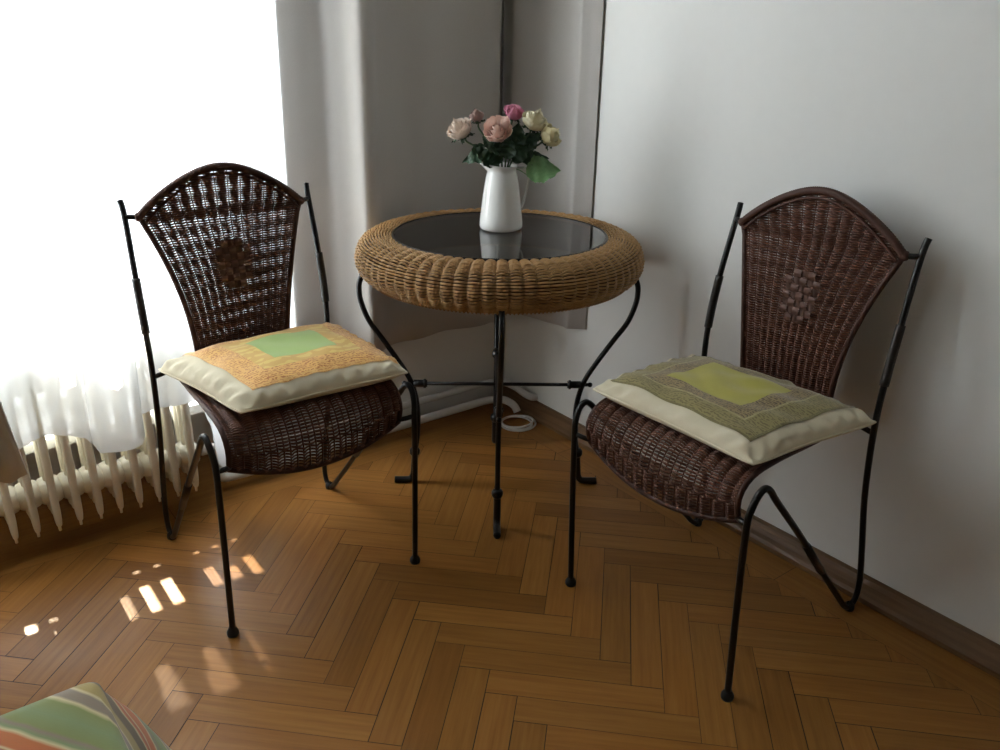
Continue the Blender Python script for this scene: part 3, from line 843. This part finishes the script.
# ------------------------------------------------------------------ roses
def bloom_mesh(R, H, seed, openness):
    b = MB(); rr = random.Random(seed); layers = [(.16, 3), (.30, 4), (.46, 5), (.66, 5), (.86, 6), (1.0, 5)]
    ph = 0
    for li, (rk, cnt) in enumerate(layers):
        k = li / (len(layers) - 1)
        for j in range(cnt):
            ph += 2.399963; phi = ph + rr.uniform(-.2, .2); hw = lerp(1.5, .78, k) * rr.uniform(.9, 1.1)
            top = H * lerp(1.02, .66, k) * rr.uniform(.92, 1.06); curl = openness * k * rr.uniform(.5, 1.3); rb = R * rk * rr.uniform(.92, 1.08)
            b0 = len(b.v)
            def fn(i, q, k_=k, phi=phi, hw=hw, top=top, curl=curl, rb=rb):
                a = (i * 2 - 1)
                edge = 1 - .16 * abs(a) ** 2.5
                q2 = q * edge
                ang = phi + a * hw * (.35 + .65 * math.sin(min(1, q * 1.35) * PI / 2))
                rad = rb * (math.sin(min(q2 * 1.15, 1) * PI / 2) ** .7) * (1 - .16 * max(0, q2 - .55)) + curl * R * .40 * max(0, q2 - .62) ** 1.4 * 2.6
                zz = top * q2 - curl * H * .42 * max(0, q2 - .7) ** 2 * 3.2 + (.09 * R * math.sin(a * 5 + phi * 3) + .04 * R * math.sin(a * 11 + phi)) * q * q
                rad += R * (.05 * math.sin(a * 6 + phi * 2) + .03 * math.sin(a * 13 + phi)) * q * q * k_
                return (rad * math.cos(ang), rad * math.sin(ang), zz - H * .45)
            b.grid(fn, 12, 8)
            for idx in range(b0, len(b.v)): 
                q = ((idx - b0) // 13) / 8; b.val[idx] = max(0, min(1, .25 * (1 - k) + q * .75 + rr.uniform(-.05, .05)))
    return b
def leaf_mesh(L, Wd, droop, serr=.06):
    b = MB()
    def fn(i, j):
        s = j; a = 2 * i - 1
        w = Wd * math.sin(PI * min(1, s * .97 + .02) ** .82) * (1 + serr * math.sin(s * 55) * abs(a))
        return (a * w, L * s, .22 * w * a * a * 2 - droop * L * s * s + .004 * math.sin(s * 22) * abs(a))
    b.grid(fn, 8, 24); return b
def orient(d, up=Vector((0, 0, 1))):
    y = d.normalized(); x = y.cross(up)
    if x.length < 1e-4: x = Vector((1, 0, 0))
    x.normalize(); z = x.cross(y); m = Matrix((x, y, z)).transposed().to_4x4(); return m
JM = Vector((JC.x, JC.y, ZT + .166 * .93))
def rose(label, side, z, dep, R, H, tilt, inner, outer, seed, openness, leaves, name, stem_in, matname):
    z = 1.15 - (1.15 - z) * (1 + (.047 + dep) / 2.02); side = side * (1 + (.047 + dep) / 2.02)
    c = Vector((JC.x, JC.y, 0)) + RT * (side - .002) + FW * dep; c.z = z
    t = thing('rose', label, 'flower', (JM.x, JM.y, JM.z), 0, 'roses in the jug')
    base = Vector((stem_in * RT.x, stem_in * RT.y, -.10))
    cl = c - JM
    ax = (RT * tilt[0] + FW * tilt[1] + Vector((0, 0, tilt[2]))).normalized()
    neck = cl - ax * H * .5
    lip = Vector((stem_in * RT.x * 1.0, stem_in * RT.y * 1.0, 0)) + FW * (.012 * math.sin(seed))
    b = MB(); st_pts = spl([base, lip, lip.lerp(neck, .5) + Vector((0, 0, .006)), neck - ax * .012, neck], 6); b.tube(st_pts, .0022, 7); b.build('stem', M['stem'], t)
    mb = bloom_mesh(R, H, seed, openness)
    rot = ax.to_track_quat('Z', 'Y').to_matrix()
    mb.v = [tuple(rot @ Vector(p) + cl) for p in mb.v]
    mb.build('bloom', m_petal(matname, inner, outer), t)
    sp_ = MB()
    for k in range(5):
        lm = leaf_mesh(H * .62, R * .22, .5); m3 = rot @ Matrix.Rotation(2 * PI * k / 5, 3, 'Z') @ Matrix.Rotation(math.radians(38), 3, 'X')
        sp_.add([m3 @ Vector(p) + neck for p in lm.v], lm.f, [lm.uv[i] for i in range(len(lm.v))])
    sp_.build('sepals', M['leaf'], t)
    for (ls, lz, ld, ds, dz, dd, L, Wd, droop, lt) in leaves:
        lm = leaf_mesh(L, Wd, droop)
        root = RT * ls + FW * ld + Vector((0, 0, lz)); d = RT * ds + FW * dd + Vector((0, 0, dz))
        m4 = orient(d, (Vector((0, 0, 1)) - FW * 1.4).normalized())
        lm.v = [tuple(m4.to_3x3() @ Vector(p) + root) for p in lm.v]
        j = min(range(len(st_pts)), key=lambda i: (st_pts[i] - root).length)
        lm.cur = .5; lm.tube([st_pts[j], st_pts[j].lerp(root, .6) + Vector((0, 0, .003)), root], .0012, 5)
        o = lm.build('leaf', M['leaf_light'] if lt else M['leaf'], t)
        if lt: o['label'] = 'broad bright green leaf'
    return t
# leaves: side, z, depth of root (from the jug mouth), direction side/z/depth, length, half width, droop, light?
rose('pale blush white rose, lowest and furthest from the plain wall in the jug', -.098, .946, -.005, .031, .052, (-.45, -.45, .8), S(214, 190, 176), S(226, 212, 198), 11, .55,
     [(-.030, .028, -.01, -.75, .0, -.3, .062, .021, .55, 0), (-.045, .050, .0, -.5, -.5, -.2, .045, .016, .3, 0)], 'r', -.012, 'blush_petals')
rose('small dull pink rosebud peeping between the blush rose and the peach rose', -.059, .976, .030, .018, .034, (-.2, .1, .9), S(150, 116, 110), S(172, 144, 134), 12, .25,
     [(-.020, .030, .02, -.45, .75, .2, .055, .014, .2, 0), (-.016, .004, -.02, -.6, .55, -.25, .055, .022, .3, 0)], 'r', -.008, 'dull_pink_petals')
rose('large peach pink rose in the middle of the bunch facing the room', -.010, .947, -.022, .034, .055, (-.12, -.75, .62), S(224, 180, 164), S(240, 218, 206), 13, .6,
     [(.000, .035, -.02, -.55, .35, -.5, .05, .017, .3, 0), (.012, .022, -.03, .15, .9, -.3, .052, .019, .1, 0), (-.006, .01, -.03, -.35, .8, -.2, .048, .018, .2, 0)], 'r', .000, 'peach_petals')
rose('small bright pink rose standing topmost in the bunch', .027, .986, .020, .023, .038, (.15, -.5, .85), S(196, 104, 138), S(232, 168, 190), 14, .5,
     [(.030, .038, -.012, .12, .95, -.1, .068, .024, .05, 0), (.022, .02, .01, -.2, .8, .1, .07, .022, .1, 0)], 'r', .008, 'pink_petals')
rose('cream white rose just above the yellowish cream one', .077, .968, .005, .031, .050, (.35, -.3, .85), S(214, 204, 156), S(236, 230, 208), 15, .55,
     [(.042, .035, .01, .55, .55, .1, .07, .022, .3, 0), (.03, .012, -.02, .5, .75, -.2, .058, .02, .2, 0), (.02, .03, -.01, .1, .95, .0, .06, .021, .1, 0)], 'r', .014, 'cream_petals')
rose('yellowish cream rose leaning out over the broad bright green leaf', .113, .935, -.005, .029, .050, (.75, -.25, .6), S(208, 194, 134), S(230, 222, 188), 16, .35,
     [(.060, -.014, -.035, .88, .30, -.15, .078, .036, .42, 1), (.050, .012, -.01, .6, .25, -.1, .060, .020, .55, 0), (.045, .03, .02, .75, .45, .2, .05, .016, .3, 0)], 'r', .018, 'yellow_cream_petals')

# ------------------------------------------------------------------ bedspread corner
def bedspread():
    x1, y1, zt = .091, .889, .453; x0, y0 = -1.55, -1.15; R = .016
    out = []                                       # outline with normals
    def side(ax, ay, bx, by, nx, ny, n):
        for i in range(n): t = i / n; out.append((lerp(ax, bx, t), lerp(ay, by, t), nx, ny))
    def corner(cx, cy, a0, n=10):
        for i in range(n): a = a0 + PI / 2 * i / n; out.append((cx + R * math.cos(a), cy + R * math.sin(a), math.cos(a), math.sin(a)))
    side(x1, y0 + R, x1, y1 - R, 1, 0, 110); corner(x1 - R, y1 - R, 0); side(x1 - R, y1, x0 + R, y1, 0, 1, 90); corner(x0 + R, y1 - R, PI / 2)
    side(x0, y1 - R, x0, y0 + R, -1, 0, 60); corner(x0 + R, y0 + R, PI); side(x0 + R, y0, x1 - R, y0, 0, -1, 60); corner(x1 - R, y0 + R, 1.5 * PI)
    n = len(out); b = MB(); vs = []; uvs = []; rows = []
    cx, cy = (x0 + x1) / 2, (y0 + y1) / 2
    ca, sa = math.cos(STR), math.sin(STR)
    def put(x, y, z, ux, uy): vs.append((x, y, z)); uvs.append((ux * ca + uy * sa, -ux * sa + uy * ca))
    ins = [.9, .8, .68, .56, .44, .34, .25, .18, .12, .075, .04, .018, .006]
    for k in ins:
        for i, (x, y, nx, ny) in enumerate(out):
            px, py = lerp(x, cx, k), lerp(y, cy, k)
            puff = .010 * math.sin(px * 9 + 1) * math.sin(py * 8) * min(1, k * 8) - .003 * max(0, 1 - k / .05) ** 2
            put(px, py, zt + puff, px, py)
    per = [0.0]
    for i in range(1, n): per.append(per[-1] + math.hypot(out[i][0] - out[i - 1][0], out[i][1] - out[i - 1][1]))
    for d in (.006, .02, .04, .07, .11, .16, .22, .28, .34, .40, .435):
        for i, (x, y, nx, ny) in enumerate(out):
            k = d / .435
            dc = math.hypot(x - x1, y - y1)
            wv = .5 + .5 * math.sin(per[i] * 26 + .8 * math.sin(per[i] * 7))
            flare = .003 + .045 * k * wv + .15 * k * math.exp(-(dc / .15) ** 2)
            fl = min(1, d / .05)
            put(x + nx * flare * fl, y + ny * flare * fl, zt - .004 - (d - .002), x + nx * d, y + ny * d)
    m = len(ins) + 11
    fs = [(j * n + i, (j + 1) * n + i, (j + 1) * n + (i + 1) % n, j * n + (i + 1) % n) for j in range(m - 1) for i in range(n)]
    fs.append(tuple(range(n)))
    fs = [f[::-1] for f in fs[:-1]] + [fs[-1]]
    b.add(vs, fs, uvs); o = b.build('bedspread', M['spread'])
    return tag(o, 'striped green and orange bedspread hanging over the bed corner', 'bedspread')
STR = math.radians(-57)
bedspread()

# ------------------------------------------------------------------ light
w = bpy.data.worlds.new('sky'); sc.world = w; w.use_nodes = True
bg = w.node_tree.nodes['Background']; bg.inputs[0].default_value = (.75, .85, 1, 1); bg.inputs[1].default_value = .6
def light(name, typ, loc, rot, energy, **kw):
    d = bpy.data.lights.new(name, typ); d.energy = energy
    for k, v in kw.items(): setattr(d, k, v)
    o = bpy.data.objects.new(name, d); COL.objects.link(o); o.location = loc; o.rotation_euler = rot; return o
light('window_daylight', 'AREA', ((WX0 + WX1) / 2, YW + .215, (WZ0 + WZ1) / 2), (math.radians(-90), 0, 0), 285, shape='RECTANGLE', size=WX1 - WX0 - .02, size_y=WZ1 - WZ0 - .02, color=(.93, .97, 1.0))
dirv = Vector((SUN_DU, -1, -math.tan(SUN_EL))).normalized()
sun = light('sun', 'SUN', (0, 6, 5), (0, 0, 0), 60, angle=math.radians(.7), color=(1, .86, .64))
sun.rotation_euler = dirv.to_track_quat('-Z', 'Y').to_euler()

# ------------------------------------------------------------------ camera
cd = bpy.data.cameras.new('camera'); cam = bpy.data.objects.new('camera', cd); COL.objects.link(cam); sc.camera = cam
cd.sensor_fit = 'HORIZONTAL'; cd.sensor_width = 36; cd.lens = 828.3 / 1000 * 36; cd.clip_start = .02
Rm = Matrix.Rotation(math.radians(-37.3), 4, 'Z') @ Matrix.Rotation(math.radians(90 - 22.185), 4, 'X') @ Matrix.Rotation(math.radians(1.05), 4, 'Z')
cam.matrix_world = Matrix.Translation((0, 0, 1.15)) @ Rm

sc.view_settings.view_transform = 'Standard'; sc.view_settings.look = 'None'; sc.view_settings.gamma = 1; sc.view_settings.use_curve_mapping = False
sc.view_settings.exposure = -0.55
sc.cycles.use_denoising = True
sc.cycles.max_bounces = 12; sc.cycles.diffuse_bounces = 6; sc.cycles.transparent_max_bounces = 24; sc.cycles.glossy_bounces = 4
sc.cycles.sample_clamp_indirect = 8
